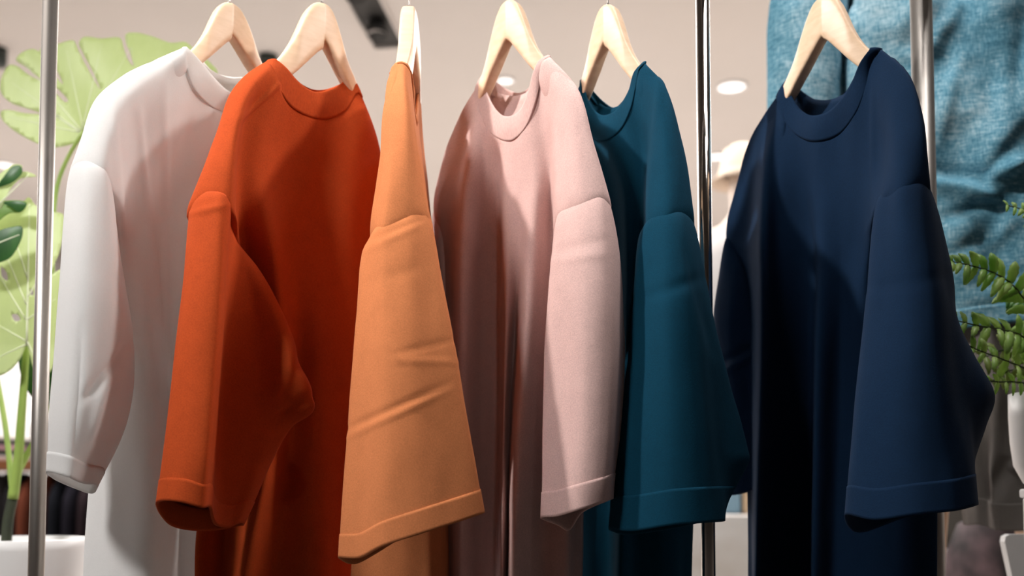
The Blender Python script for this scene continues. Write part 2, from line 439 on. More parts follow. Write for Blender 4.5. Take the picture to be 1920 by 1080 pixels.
m, mr = fab('rust', srgb(172, 69, 29), sheen=.1, dark=.84)
shirt('rust orange t-shirt between the white and the tan shirt', m, mr, R_(40),
 ['502,116,-8 460,146,-12 432,178,-15 408,250,-18 380,322,-20 358,382,-21! 385,440,-13 400,600,-7 390,900,-2 374,1000,0 370,1200,0',
  '508,125,-9 470,170,-14 446,225,-18 433,300,-20.5 426,370,-21.5! 432,440,-13 440,600,-5 400,950,1 390,1200,1',
  '520,150,-9 468,210,-12 452,280,-12 452,380,-10 465,500,-4 470,700,1 430,950,3 415,1200,3',
  '531,180,-7.5 497,235,-9.5 487,320,-9 498,400,-8 518,520,-6 528,700,-4 500,880,-4 462,1080,-3 450,1200,-3',
  '552,203,-5 535,300,-4 542,420,-2.5 555,550,-1 560,700,2 535,900,2 505,1200,2',
  '605,221,0 600,350,.5 598,600,1 580,1000,1 570,1200,1',
  '645,206,3 655,350,2.5 650,500,3 635,1200,5',
  '670,172,4.5 690,238,5.5 696,300,6.5 690,500,7 680,1200,9',
  '677,180,5 707,262,8 730,400,12 725,1200,14'],
 {3: '530,140,-4', 4: '560,165,1', 5: '600,172,5', 6: '640,160,8'},
 '517,112,-8 535,127,-7 555,150,-5 578,168,-2.5 598,174,-.5 622,168,1.5 643,153,3.5 655,138,4.5',
 '500,117,-9.5 518,140,-9.8 530,176,-8.6 555,204,-5.5 583,217,-2.5 607,222,-.3 637,211,2.2 662,188,4 674,166,5',
 '650,150,8 620,165,8 590,168,5 555,150,0 530,125,-4',
 [(['356,383,-20.8 350,460,-22 342,550,-22 330,650,-22 318,770,-22 308,850,-22 295,943,-21.5',
    '385,368,-22.6 383,500,-24.5 372,650,-25 358,850,-25 343,942,-24.5',
    '412,370,-23 410,500,-24.5 400,650,-25 385,850,-25 376,952,-24',
    '426,378,-22 420,500,-22.5 411,650,-22.5 401,780,-22.5 396,860,-22 392,950,-21',
    '431,400,-16 430,500,-16 426,650,-15.5 418,800,-15 405,985,-15',
    '432,425,-13 462,530,-12.5 480,640,-12.5 480,740,-12.5 455,870,-12 428,988,-12',
    '432,438,-11 485,525,-11.5 530,625,-13 548,700,-14 515,795,-10.5 446,980,-10.5',
    '434,445,-9.5 482,505,-10 530,590,-10.5 568,690,-11 588,765,-9.5 545,800,-8 470,950,-7 452,985,-7',
    '410,430,-8 450,560,-5 480,700,-5 450,850,-6 400,995,-8',
    '375,400,-14 365,600,-14 345,850,-15 320,985,-16'], .08, None),
  (['700,300,9 725,420,12 750,560,14', '735,330,8 740,450,8 760,570,9', '745,350,12 765,450,15 775,560,16', '720,330,14 740,450,18 760,560,19'], .1, None)],
 T=9, seed=9, loc=P(603, 9, Y0), creases=[(456, 216, 524, 157, 4, -.4)],
 scr=[(585, 745, 500, 790, 10, .5), (570, 650, 545, 740, 14, .5), (360, 400, 425, 385, 5, -.25)])

m, mr = fab('tan', srgb(194, 119, 75), sheen=.12, dark=.86)
shirt('tan orange t-shirt hanging edge-on with its sleeve towards the viewer', m, mr, R_(82),
 ['736,128,-7 727,162,-13 720,210,-17 713,300,-19 697,405,-19! 695,490,-12 685,700,-4 650,1200,0',
  '744,120,-9 741,165,-15 739,250,-20 733,340,-22.5 722,424,-23.2! 720,490,-13 710,1200,-1',
  '755,119,-9.5 758,170,-16 763,250,-20 765,330,-22 762,410,-23! 760,490,-13 750,1200,-1',
  '766,128,-9 773,200,-13 779,270,-17 787,340,-19.5 798,398,-20.5! 800,490,-10 788,1200,0',
  '771,150,-7 777,235,-7 785,300,-9 794,370,-12 804,430,-9 815,600,-3 806,1200,0',
  '776,215,-3 780,240,0 789,290,1 797,350,3 806,430,4 826,600,5 832,1200,5',
  '785,165,8 789,240,9 793,300,11 799,360,13 806,430,14 820,600,14 843,1200,12'],
 {2: '752,119,-7', 3: '760,130,-2', 4: '768,150,2', 5: '778,165,6'},
 '762,119,-9.5 769,130,-8.5 774,160,-6 777,205,-2.5 779,237,0 783,215,3 785,165,7',
 '736,129,-9 750,131,-11 763,141,-10.5 772,175,-8 777,215,-4 780,243,0 785,225,4 787,172,9',
 '784,150,8 775,135,4 762,125,-1 748,117,-6',
 [(['679,474,-18.6 668,600,-20 657,750,-20 648,880,-20 638,1046,-19',
    '700,437,-21.8 695,600,-23.5 690,800,-24 676,1046,-23.5',
    '722,424,-23.4 722,600,-25.5 722,800,-26.5 720,1024,-26.5',
    '762,409,-23.2 768,600,-26 778,800,-27 790,1001,-27.5',
    '786,402,-21.8 806,600,-24.5 832,800,-25.5 862,978,-26',
    '801,398,-20 828,542,-22 862,720,-23 907,962,-23',
    '792,425,-13 812,600,-14 850,800,-16 868,968,-17',
    '740,450,-12 750,700,-13 770,1000,-15',
    '695,475,-13 680,700,-14 664,1058,-16'], .075, None),
  (['775,330,16 780,450,17 770,560,18', '795,380,16 800,450,16 790,560,16', '790,380,20 800,450,22 790,560,22', '770,350,20 775,450,22 765,560,22'], .1, None)],
 T=2, seed=14, loc=P(767, 15, Y0), creases=[(785, 300, 800, 400, 2.5, -.25)],
 scr=[(660, 800, 820, 728, 6, .2), (668, 813, 820, 742, 5, -.2), (730, 642, 752, 678, 5, -.16), (750, 660, 860, 636, 6, .13), (750, 676, 860, 680, 6, -.12), (690, 450, 800, 410, 5, .1), (690, 468, 780, 425, 6, -.12), (690, 530, 790, 500, 12, .08)])

m, mr = fab('pink', srgb(204, 172, 167), sheen=.12, dark=.86)
shirt('pale pink t-shirt between the tan and the teal shirt', m, mr, R_(-52),
 ['893,168,6 868,207,9 842,268,12 828,320,14 816,390,16 826,440,17 838,700,15 836,1200,14',
  '896,188,6 876,250,8 862,330,9 850,420,9.5 846,600,9.5 844,800,10 842,1200,10',
  '904,215,5 888,285,4.5 874,360,4.5 868,500,5 866,700,5.5 864,1200,6',
  '922,247,3 914,320,5.5 908,420,8 905,560,9.5 905,1200,10',
  '938,258,1.8 935,330,5 936,430,9 936,600,11.5 932,800,12 928,1200,12',
  '950,262,.6 947,330,1.2 950,450,1 950,600,.5 945,800,.5 940,1200,.5',
  '965,260,-1 970,340,-.8 972,450,0 966,600,3.5 956,800,5 950,1200,5',
  '987,236,-3 1000,340,-2.8 994,500,-3 985,650,-3.5 974,800,-3.5 958,1200,-3.5',
  '1004,190,-5 1030,320,-3 1038,420,0 1028,700,1 1015,1200,2',
  '1013,145,-6 1044,260,-8.5 1050,395,-11! 1055,470,-5 1050,700,0 1040,1200,1',
  '1020,115,-7 1063,190,-12 1085,290,-14 1098,374,-15! 1090,450,-8 1070,700,-1 1060,1200,1',
  '1030,108,-7 1082,165,-12 1110,275,-14 1138,368,-14.5! 1110,450,-6 1085,700,1 1070,1200,3'],
 {3: '925,170,11', 4: '938,175,10', 5: '950,179,8.5', 6: '968,180,6', 7: '988,172,2', 8: '1005,150,-1'},
 '905,142,5.5 912,170,5 930,205,3 952,219,.5 975,208,-2 992,170,-4.5 1002,132,-6 1012,114,-6.5 1026,105,-7',
 '892,166,6.2 900,208,5.2 920,246,3 945,264,.7 967,260,-1.5 990,230,-3.8 1006,185,-5.7 1014,145,-7 1024,116,-8 1036,112,-8',
 '1012,125,-1 996,160,2 972,174,6 948,166,9 928,152,10 912,143,8',
 [(['1047,404,-10.6 1036,480,-11.5 1029,560,-12 1021,660,-12 1018,800,-12 1016,900,-12 1014,972,-11',
    '1070,385,-13.2 1062,500,-15 1058,700,-15.5 1052,900,-15.5 1045,968,-15',
    '1100,373,-15 1100,500,-17 1100,700,-18 1095,900,-18 1090,955,-17.5',
    '1125,368,-15.2 1134,500,-17 1140,700,-17.5 1132,900,-17.5 1126,943,-17',
    '1139,370,-14 1153,450,-14.8 1160,560,-15 1160,700,-15 1152,850,-15 1148,935,-14.5',
    '1140,380,-12 1158,480,-11 1168,620,-10.5 1165,700,-10 1155,850,-10 1135,940,-11',
    '1110,400,-7 1120,600,-6 1120,800,-7 1090,962,-9',
    '1065,410,-6 1075,600,-5 1075,800,-6 1065,995,-8.5',
    '1055,405,-8 1050,600,-7 1045,800,-7 1048,986,-9'], .085, None),
  (['815,390,15.8 812,430,17 817,520,17 830,600,17 845,700,17',
    '828,398,14.8 828,470,13.5 835,600,13 850,700,14',
    '845,412,14 846,500,13.5 852,600,13.5 868,700,14',
    '850,420,18 860,600,18 875,700,18',
    '830,410,20 838,600,21 860,700,20'], .1, None)],
 T=8, seed=21, loc=P(957, 3, Y0), creases=[(1048, 250, 1030, 560, 7, -.5)],
 scr=[(1050, 470, 1130, 450, 10, .12), (1045, 490, 1130, 478, 8, -.1)])

m, mr = fab('teal', srgb(7, 56, 77), sheen=.05, dark=.85)
shirt('teal blue t-shirt just left of the chrome upright', m, mr, R_(-52),
 ['1090,155,5 1070,210,8 1055,300,11 1050,500,13 1065,1200,13',
  '1094,200,4.5 1090,300,6 1090,500,8 1085,1200,9',
  '1102,242,3 1113,330,3.5 1122,450,5 1125,700,7 1105,1200,7',
  '1120,260,1 1142,340,1.5 1150,450,3.5 1150,700,6 1130,1200,6',
  '1140,260,-1 1170,350,-2 1178,450,-1.5 1178,600,-.5 1160,1200,0',
  '1165,240,-3 1190,320,-3.5 1196,420,-2 1198,600,1 1195,1200,2',
  '1183,203,-5 1206,280,-4.5 1206,380,-4 1212,480,-2 1215,600,0 1220,1200,2',
  '1192,165,-6 1222,250,-9 1221,330,-11 1216,412,-12.5! 1225,490,-5 1245,1200,2',
  '1200,128,-7 1240,200,-12 1252,300,-14 1252,402,-15.5! 1258,490,-6 1268,1200,3',
  '1208,118,-7 1248,165,-11.5 1275,260,-13 1297,392,-13! 1290,500,-5 1286,990,3 1268,1200,4'],
 {2: '1110,170,9', 3: '1128,195,8', 4: '1145,202,6', 5: '1165,195,3', 6: '1185,170,0'},
 '1093,148,5.5 1103,188,4 1128,216,1.5 1155,208,-1.5 1180,170,-4.5 1190,136,-6 1206,118,-7',
 '1088,158,6 1098,235,4 1118,258,1.5 1137,261,-.7 1165,240,-3.5 1183,203,-5.7 1195,155,-8 1216,126,-8.5',
 '1195,135,-2 1178,175,2 1152,202,6 1130,190,8 1108,165,8',
 [(['1197,440,-11.2 1190,540,-12 1182,650,-12 1165,800,-12 1152,900,-12 1143,992,-11',
    '1218,412,-13.6 1216,550,-15 1210,700,-15.5 1195,870,-15.5 1185,996,-15',
    '1252,401,-15.6 1255,550,-17.5 1260,700,-18 1262,985,-18',
    '1278,402,-15.2 1297,550,-17 1312,700,-17 1325,980,-17',
    '1296,412,-13.2 1318,560,-14 1336,720,-14 1348,850,-14 1357,977,-14',
    '1302,425,-10 1318,500,-10 1336,600,-10 1362,700,-9 1400,840,-8 1404,862,-8 1385,900,-8 1345,965,-9',
    '1280,430,-5 1300,650,-5 1320,850,-5 1310,980,-7',
    '1215,440,-5 1225,700,-4 1200,850,-5 1170,1002,-8'], .11, None),
  (['1052,300,10 1055,420,12 1085,560,14', '1075,330,9 1080,450,9 1100,570,10', '1090,350,13 1100,450,15 1115,560,16', '1065,330,15 1080,450,18 1100,560,19'], .1, None)],
 T=8, seed=31, loc=P(1140, 11, Y0), creases=[(1240, 150, 1212, 400, 8, -.35)],
 scr=[(1200, 560, 1320, 520, 12, .2), (1290, 480, 1330, 640, 8, .3)])

m, mr = fab('navy', srgb(15, 37, 62), sheen=.04, dark=.85)
shirt('navy blue t-shirt at the right, in front of the blue denim shirt', m, mr, R_(-50),
 ['1458,180,9 1405,265,15 1382,345,18 1362,445,20 1390,520,21 1400,650,20 1402,1200,19',
  '1460,186,8.5 1425,270,12 1408,360,14.5 1396,470,16.5 1402,560,17.5 1408,700,17 1408,1200,17',
  '1464,200,8 1440,290,9 1433,400,8.5 1432,550,8 1430,700,8 1424,900,8 1416,1200,8',
  '1474,226,7 1462,320,8 1465,430,10 1468,600,12 1465,800,13 1455,1200,13',
  '1495,250,5 1505,350,6.5 1520,480,10 1520,650,13.5 1514,1200,14.5',
  '1532,262,1 1536,350,2 1539,500,2 1535,650,2 1532,800,2.5 1524,1200,2.5',
  '1572,250,-2 1578,350,-1 1580,500,1 1575,700,4 1560,1200,6',
  '1603,212,-6 1612,320,-4.5 1615,500,-2 1605,700,2 1600,1200,4',
  '1622,165,-8 1650,300,-9.5 1648,375,-12.5! 1652,450,-5 1650,700,0 1655,1200,2',
  '1636,112,-9 1680,220,-15 1690,290,-17 1692,350,-18! 1690,440,-8 1700,700,-1 1710,1200,2',
  '1652,93,-10 1702,142,-15 1727,220,-17 1735,290,-17.5 1742,352,-17! 1740,450,-8 1748,700,0 1757,1080,2 1757,1200,2'],
 {4: '1500,175,14', 5: '1528,186,10', 6: '1560,186,6', 7: '1595,170,1', 8: '1620,140,-3'},
 '1477,148,8 1485,180,7 1502,206,4.5 1525,217,1.5 1552,210,-1.5 1578,186,-4.5 1600,150,-7 1614,115,-9 1632,91,-10',
 '1458,174,9.3 1470,216,8 1492,248,4.5 1523,262,1 1550,257,-1.5 1580,237,-4.5 1605,203,-7.5 1622,155,-9.5 1636,112,-11 1650,96,-11',
 '1615,118,-4 1592,165,1 1565,186,6 1532,188,10 1505,172,13 1485,152,12',
 [(['1646,378,-12.6 1630,550,-13.5 1614,690,-13.5 1592,900,-13.5 1586,966,-12.5',
    '1668,360,-15.6 1663,550,-17 1655,700,-18 1645,900,-18 1640,975,-17.5',
    '1692,350,-18.2 1705,550,-20 1710,700,-21 1715,900,-21 1712,966,-21',
    '1722,347,-18.4 1745,550,-20.5 1762,700,-21 1785,900,-21 1790,958,-21',
    '1743,352,-16.5 1775,550,-18 1795,700,-18 1824,880,-18 1833,946,-17.5',
    '1754,390,-13 1786,520,-12 1795,600,-12 1825,670,-11 1862,745,-10 1845,800,-10 1825,860,-11 1815,945,-13',
    '1740,390,-7 1755,550,-5 1790,700,-5 1800,850,-6 1780,955,-8',
    '1690,390,-6 1700,700,-4 1700,970,-6',
    '1660,390,-9 1645,600,-8 1625,800,-8 1606,998,-9'], .095, None),
  (['1361,446,20 1350,520,21 1339,600,21 1345,680,21 1352,760,20.5 1355,850,20 1356,930,20',
    '1380,475,18.2 1372,540,17 1365,610,17 1370,690,17 1376,780,17 1380,927,17',
    '1397,515,16.6 1400,570,15.5 1400,640,15.5 1405,720,15.5 1405,920,15.5',
    '1415,560,16 1426,640,14.5 1430,740,14 1435,912,14',
    '1410,530,21 1430,700,23 1440,910,22',
    '1385,480,23 1380,700,26 1395,925,25'], .1, None)],
 T=8, seed=41, loc=P(1548, 0, Y0), creases=[(1640, 180, 1640, 400, 6, -.3)],
 scr=[(1350, 680, 1420, 645, 6, .6), (1355, 700, 1425, 660, 6, -.5), (1370, 780, 1410, 770, 7, .3), (1640, 540, 1760, 520, 14, .12)])

# ------------------------------------------------------------------ mannequin with denim shirt and shorts (behind, right)
YD = 2.12
def dn(s): return col(s, YD)
M_skin = mat('mannequin_skin', srgb(226, 190, 160), .5)
M_shorts = fabric('grey_twill', srgb(104, 99, 95), dark=.85, scale=700, sheen=.1)
def denim():
    m = mat('denim', (.1, .2, .3, 1), .88); n, l, b = nodes(m)
    b.inputs['Specular IOR Level'].default_value = .15
    tc = n.new('ShaderNodeTexCoord')
    def nz(scale, vec, det=3):
        mp = n.new('ShaderNodeMapping'); mp.inputs['Scale'].default_value = vec
        a = n.new('ShaderNodeTexNoise'); a.inputs['Scale'].default_value = scale; a.inputs['Detail'].default_value = det
        l.new(tc.outputs['Object'], mp.inputs[0]); l.new(mp.outputs[0], a.inputs['Vector']); return a
    a = nz(420, (1, 1, .12)); c = nz(420, (.12, .12, 1)); g = nz(5, (1, 1, 1))
    s1 = n.new('ShaderNodeMath'); s1.operation = 'ADD'; l.new(a.outputs[0], s1.inputs[0]); l.new(c.outputs[0], s1.inputs[1])
    s2 = n.new('ShaderNodeMath'); s2.operation = 'ADD'; l.new(s1.outputs[0], s2.inputs[0]); l.new(g.outputs[0], s2.inputs[1])
    r = n.new('ShaderNodeValToRGB'); mr = n.new('ShaderNodeMapRange'); mr.inputs['From Min'].default_value = 1.1; mr.inputs['From Max'].default_value = 1.9
    l.new(s2.outputs[0], mr.inputs['Value']); l.new(mr.outputs[0], r.inputs[0])
    r.color_ramp.elements[0].color = srgb(48, 96, 118); r.color_ramp.elements[1].color = srgb(172, 198, 208)
    r.color_ramp.elements.new(.5).color = srgb(92, 142, 162)
    l.new(r.outputs[0], b.inputs['Base Color'])
    bp = n.new('ShaderNodeBump'); bp.inputs['Strength'].default_value = .3; bp.inputs['Distance'].default_value = .001
    l.new(s1.outputs[0], bp.inputs['Height']); l.new(bp.outputs[0], b.inputs['Normal'])
    return m
M_denim = denim()
mx = P(1830, 540, YD+.12).x
man = thing('mannequin', 'full-size shop mannequin wearing the denim shirt and grey shorts at the right', 'mannequin', (mx, YD+.12, .50))
# one continuous skinned figure
def skin_fig(name, pts, edges, radii, m, parent):
    me = bpy.data.meshes.new(name); me.from_pydata([tuple(p) for p in pts], edges, []); me.update()
    o = bpy.data.objects.new(name, me); C.objects.link(o); me.materials.append(m)
    o.modifiers.new('skin', 'SKIN'); 
    for i, r in enumerate(radii):
        me.skin_vertices[0].data[i].radius = r if isinstance(r, tuple) else (r, r)
    me.skin_vertices[0].data[0].use_root = True
    s_ = o.modifiers.new('sub', 'SUBSURF'); s_.levels = 2; s_.render_levels = 2
    o.parent = parent; return o
fig = [(0, 0, .95), (0, 0, 1.1), (0, 0, 1.3), (0, 0, 1.45), (0, 0, 1.56), (0, -.01, 1.68), (0, -.01, 1.78),
       (-.10, 0, .88), (-.12, -.01, .50), (-.13, .02, .10), (-.13, -.12, .03),
       (.10, 0, .88), (.12, -.01, .50), (.13, .02, .10), (.13, -.12, .03),
       (-.18, 0, 1.42), (-.24, 0, 1.15), (-.25, -.04, .92), (.18, 0, 1.42), (.24, 0, 1.15), (.25, -.04, .92)]
eds = [(0, 1), (1, 2), (2, 3), (3, 4), (4, 5), (5, 6), (0, 7), (7, 8), (8, 9), (9, 10), (0, 11), (11, 12), (12, 13), (13, 14), (3, 15), (15, 16), (16, 17), (3, 18), (18, 19), (19, 20)]
rad = [(.14, .10), (.12, .09), (.14, .10), (.11, .08), .045, (.08, .095), (.06, .07), .085, .055, .038, .03, .085, .055, .038, .03, .05, .038, .028, .05, .038, .028]
skin_fig('figure', fig, eds, rad, M_skin, man)
ds = thing('denim_shirt', 'loose blue denim shirt on the mannequin behind the navy shirt', 'shirt', (mx, YD+.05, 1.3))
DC = ['1446,-330,4 1446,0,2 1439,100,2 1437,190,2 1442,300,4 1470,480,6 1500,620,8',
      '1475,-330,0 1475,0,-2 1470,150,-2 1475,300,-1 1500,620,2',
      '1520,-330,-3 1520,0,-5 1515,150,-4.5 1525,300,-3 1540,620,0',
      '1572,-330,-3 1575,0,-4 1572,60,-3.5 1560,170,-3 1575,300,-1 1585,620,1',
      '1596,-330,3 1597,0,5 1592,60,6 1582,130,5 1585,300,3 1600,620,4',
      '1612,-330,-4 1610,0,-5 1607,60,-5 1600,170,-4 1610,300,-4 1630,620,0',
      '1660,-330,-7 1660,0,-8 1665,100,-7 1660,300,-7 1680,630,-4',
      '1730,-330,-9 1730,0,-11 1735,100,-9 1735,300,-10 1745,630,-6',
      '1800,-330,-10 1800,0,-9 1795,150,-12 1800,300,-10 1805,450,-11 1812,615,-8',
      '1870,-330,-10 1870,0,-13 1860,150,-11 1870,300,-14 1870,400,-10 1880,607,-9',
      '1940,-330,-9 1940,0,-11 1935,150,-13 1930,300,-12 1940,450,-12 1945,600,-9',
      '2020,-330,-7 2020,0,-9 2020,300,-9 2010,600,-7',
      '2120,-330,-2 2120,0,-3 2120,300,-3 2090,600,-1',
      '2180,-330,6 2190,0,6 2185,300,6 2150,600,6',
      '2050,-330,28 2050,0,30 2050,300,30 2040,600,28', '1820,-330,34 1820,0,36 1820,300,36 1820,600,34', '1580,-330,26 1580,0,28 1590,300,28 1600,600,26']
dcr = [(1790, 20, 1720, 130, 22, -2.0), (1740, 5, 1680, 60, 22, -.9), (1600, 20, 1606, 60, 8, -1), (1690, 110, 1760, 90, 14, -.6),
       (1760, 60, 1800, 180, 22, .9), (1790, 130, 1765, 250, 14, -.8), (1860, 330, 1920, 300, 12, -2.2), (1850, 330, 1925, 240, 15, 1.0),
       (1765, 345, 1880, 372, 14, -2.6), (1760, 320, 1880, 330, 14, 1.1), (1780, 405, 1910, 360, 14, 1.3), (1860, 450, 1915, 400, 18, -1.4),
       (1780, 480, 1860, 440, 15, .8), (1820, 560, 1920, 540, 18, -.7), (1880, 60, 1900, 300, 24, -.8), (1930, 0, 1900, 200, 20, .9)]
def dtop(s):
    k = [tuple(map(float, q.split(','))) for q in s.split()][1:]
    x, y, d = k[0]
    k = [(1800+(x-1800)*.25, -185, 8+(d-8)*.4), (1800+(x-1800)*.62, -150, 8+(d-8)*.6), (1800+(x-1800)*.93, -85, 4+(d-4)*.9)]+k
    return ' '.join('%f,%f,%f' % q for q in k)
G = loft([dn(dtop(s)) for s in DC], True, 170, 330)
o = world_obj('shirt_body', grid_me('shirt_body', G[:164], True, dcr, .0035, 60, nsc=(7, 7, 6)), M_denim, ds); solid(o, .003)
h_ = world_obj('shirt_hem', grid_me('shirt_hem', G[162:], True, dcr, .0035, 60, nsc=(7, 7, 6)), M_denim, ds); solid(h_, .006)
sh = thing('grey_shorts', 'dark grey cotton shorts on the mannequin below the denim shirt', 'shorts', (mx, YD+.05, .9))
SC = ['1752,560,-1 1780,700,0 1800,850,0 1815,985,0',
      '1790,560,-5 1810,700,-5 1822,850,-4 1836,984,-4',
      '1815,560,-7 1835,700,-7 1850,850,-5 1853,988,-5',
      '1845,560,-9 1865,700,-9 1866,800,-8 1858,920,-8.5 1868,994,-8',
      '1880,560,-9 1885,700,-8 1890,800,-7 1880,900,-8 1900,996,-8',
      '1925,560,-9 1930,700,-9 1930,850,-7 1940,994,-8',
      '1975,560,-6 1975,700,-5 1975,850,-5 1985,990,-5',
      '2000,560,6 2000,700,6 2000,990,6', '1950,560,18 1940,700,20 1940,985,18', '1850,560,18 1850,700,20 1860,985,18', '1780,560,10 1790,700,12 1815,980,10']
G = loft([dn(s) for s in SC], True, 110, 170)
o = world_obj('shorts_leg', grid_me('shorts_leg', G[:98], True, [(1885, 870, 1860, 930, 14, 1.0), (1900, 880, 1920, 860, 10, -.9)], .003, 70), M_shorts, sh); solid(o, .003)
h_ = world_obj('shorts_cuff', grid_me('shorts_cuff', G[96:], True, (), .003, 70), M_shorts, o); solid(h_, .0055)

# plinth carrying mannequin
pl = link('display_plinth', box_me('display_plinth', (mx, YD+.14, .25), (.7, .44, .50), .006), M_white)
tag(pl, 'low white plinth carrying the mannequin at the right', 'plinth')

# ------------------------------------------------------------------ leaves
def leafmat(name, c1, c2, tr=.45, rough=.4):
    m = noisy(name, c1, c2, 40, rough, (1, 1, .3)); n, l, b = nodes(m)
    t = n.new('ShaderNodeBsdfTranslucent'); src = b.inputs['Base Color'].links[0].from_socket
    l.new(src, t.inputs['Color'])
    ms = n.new('ShaderNodeMixShader'); ms.inputs[0].default_value = tr
    l.new(b.outputs[0], ms.inputs[1]); l.new(t.outputs[0], ms.inputs[2]); l.new(ms.outputs[0], n['Material Output'].inputs['Surface'])
    return m
M_leafL = leafmat('pale_leaf', srgb(220, 231, 180), srgb(214, 226, 170))
M_leafM = leafmat('mid_leaf', srgb(150, 186, 96), srgb(128, 168, 76))
M_leafD = leafmat('dark_leaf', srgb(62, 112, 48), srgb(44, 88, 40), .15)
M_stem = noisy('green_stem', srgb(160, 184, 92), srgb(136, 164, 76), 30, .5, (1, 1, .2))
M_bark = noisy('dark_stem', srgb(58, 66, 40), srgb(40, 46, 32), 30, .7, (1, 1, .3), bump=.3)
M_soil = noisy('soil', srgb(50, 38, 30), srgb(30, 22, 18), 60, .95, bump=.6)
from mathutils.geometry import delaunay_2d_cdt
def leaf(name, outline, base, tip, Y, m, mv, parent, holes=(), bend=.03, veins=()):
    "outline traced in pixels; given a cupped depth, thickness and raised veins"
    def dens(pp, step=7):
        out = []
        for i in range(len(pp)):
            a = Vector(pp[i]); b = Vector(pp[(i+1) % len(pp)]); k = max(1, int((b-a).length/step))
            for j in range(k): out.append(a.lerp(b, j/k))
        return out
    sm = [Vector((q[0], q[1])) for q in spline([(x, y, 0) for x, y in outline], n=len(outline)*7, closed=True)]
    loops = [sm]+[[Vector((q[0], q[1])) for q in spline([(x, y, 0) for x, y in h], n=18, closed=True)] for h in holes]
    def inside(p, L):
        c = False
        for i in range(len(L)):
            a, b = L[i], L[i-1]
            if (a.y > p.y) != (b.y > p.y) and p.x < (b.x-a.x)*(p.y-a.y)/(b.y-a.y)+a.x: c = not c
        return c
    pts, eds_ = [], []
    for L in loops:
        s0 = len(pts); pts += L
        eds_ += [(s0+i, s0+(i+1) % len(L)) for i in range(len(L))]
    x0, x1 = min(p.x for p in sm), max(p.x for p in sm); y0, y1 = min(p.y for p in sm), max(p.y for p in sm)
    st = max(x1-x0, y1-y0)/44
    y = y0
    while y < y1:
        x = x0
        while x < x1:
            p = Vector((x+random.uniform(-.2, .2)*st, y+random.uniform(-.2, .2)*st))
            if inside(p, sm) and not any(inside(p, L) for L in loops[1:]): pts.append(p)
            x += st
        y += st
    r = delaunay_2d_cdt(pts, eds_, [], 0, 1e-4)
    B, Tp = Vector(base), Vector(tip); ax = (Tp-B); Ln = ax.length; ax.normalize()
    def dep(p):
        q = Vector((p[0], p[1]))-B; u = q.dot(ax)/Ln; v = (q.x*ax.y-q.y*ax.x)/Ln
        d = bend*(abs(v)*1.6)**1.5-bend*.9*math.sin(min(1.2, max(0, u))*math.pi)*.6
        for (a, b) in ():
            e = Vector(b)-Vector(a); t = max(0, min(1, (Vector((p[0], p[1]))-Vector(a)).dot(e)/e.length_squared))
            dist = (Vector((p[0], p[1]))-Vector(a)-e*t).length
            d += .0022*math.exp(-(dist/5)**2)
        return d
    V = [P(p.x, p.y, Y+dep(p)) for p in r[0]]
    Fs = []
    for f in r[2]:
        c = sum((r[0][i] for i in f), Vector((0, 0)))/len(f)
        if inside(c, sm) and not any(inside(c, L) for L in loops[1:]): Fs.append(tuple(f))
    o = world_obj(name, mesh(name, V, Fs), m, parent); solid(o, .0009)
    for i, (a, b) in enumerate(veins):
        A, B2 = Vector(a), Vector(b)
        q = [A.lerp(B2, t/8) for t in range(9)]
        w0 = .0024 if i == 0 else .0014
        v_ = world_obj('vein', tube_me('vein', [P(p.x, p.y, Y+dep(p)-.0004) for p in q], [w0*(1-.7*t/8) for t in range(9)], 6), mv, o)
    return o
M_vein = mat('leaf_vein', srgb(240, 246, 214), .5)
px_, pY = 20, 2.06
pc = P(22, 1010, pY)
mon = thing('potted_monstera', 'monstera plant with big split leaves in a white pot at the left', 'plant', (pc.x, pY, pc.z-.36))
pr = .151
world_obj('pot', lathe_me('pot', [(.001, -.36), (pr*.78, -.36), (pr*.82, -.35), (pr*.98, -.02), (pr, 0), (pr-.006, .001), (pr-.012, -.03), (pr-.02, -.06)], 64, (pc.x, pY, pc.z)), M_ceram, mon)
world_obj('soil', lathe_me('soil', [(.001, -.05), (pr*.5, -.048), (pr-.012, -.055)], 40, (pc.x, pY, pc.z)), M_soil, mon)
def stem(pts, rad, m, parent, Y=pY, name='stem'):
    q = spline([tuple(P(x, y, Y+d/100)) for x, y, d in pts], n=36)
    rr = [rad[0]+(rad[1]-rad[0])*i/35 for i in range(36)]
    return world_obj(name, tube_me(name, [Vector(p) for p in q], rr, 14), m, parent)
stem([(10, 1075, 0), (12, 1010, 0), (16, 970, 0), (26, 925, 0)], (.011, .010), M_bark, mon)
stem([(24, 935, -.3), (34, 860, -1), (40, 780, -2), (46, 700, -3), (50, 640, -4), (50, 560, -4.6)], (.0105, .005), M_stem, mon, name='petiole')
stem([(32, 890, 0), (52, 850, 1), (68, 820, 1.5), (95, 740, 3), (98, 500, 4), (108, 345, 5), (130, 290, 5), (158, 245, 4)], (.0065, .004), M_stem, mon, name='petiole')
stem([(24, 930, .5), (10, 800, 2), (-25, 600, 3), (-40, 450, 1), (-30, 400, -2)], (.006, .004), M_stem, mon, name='petiole')
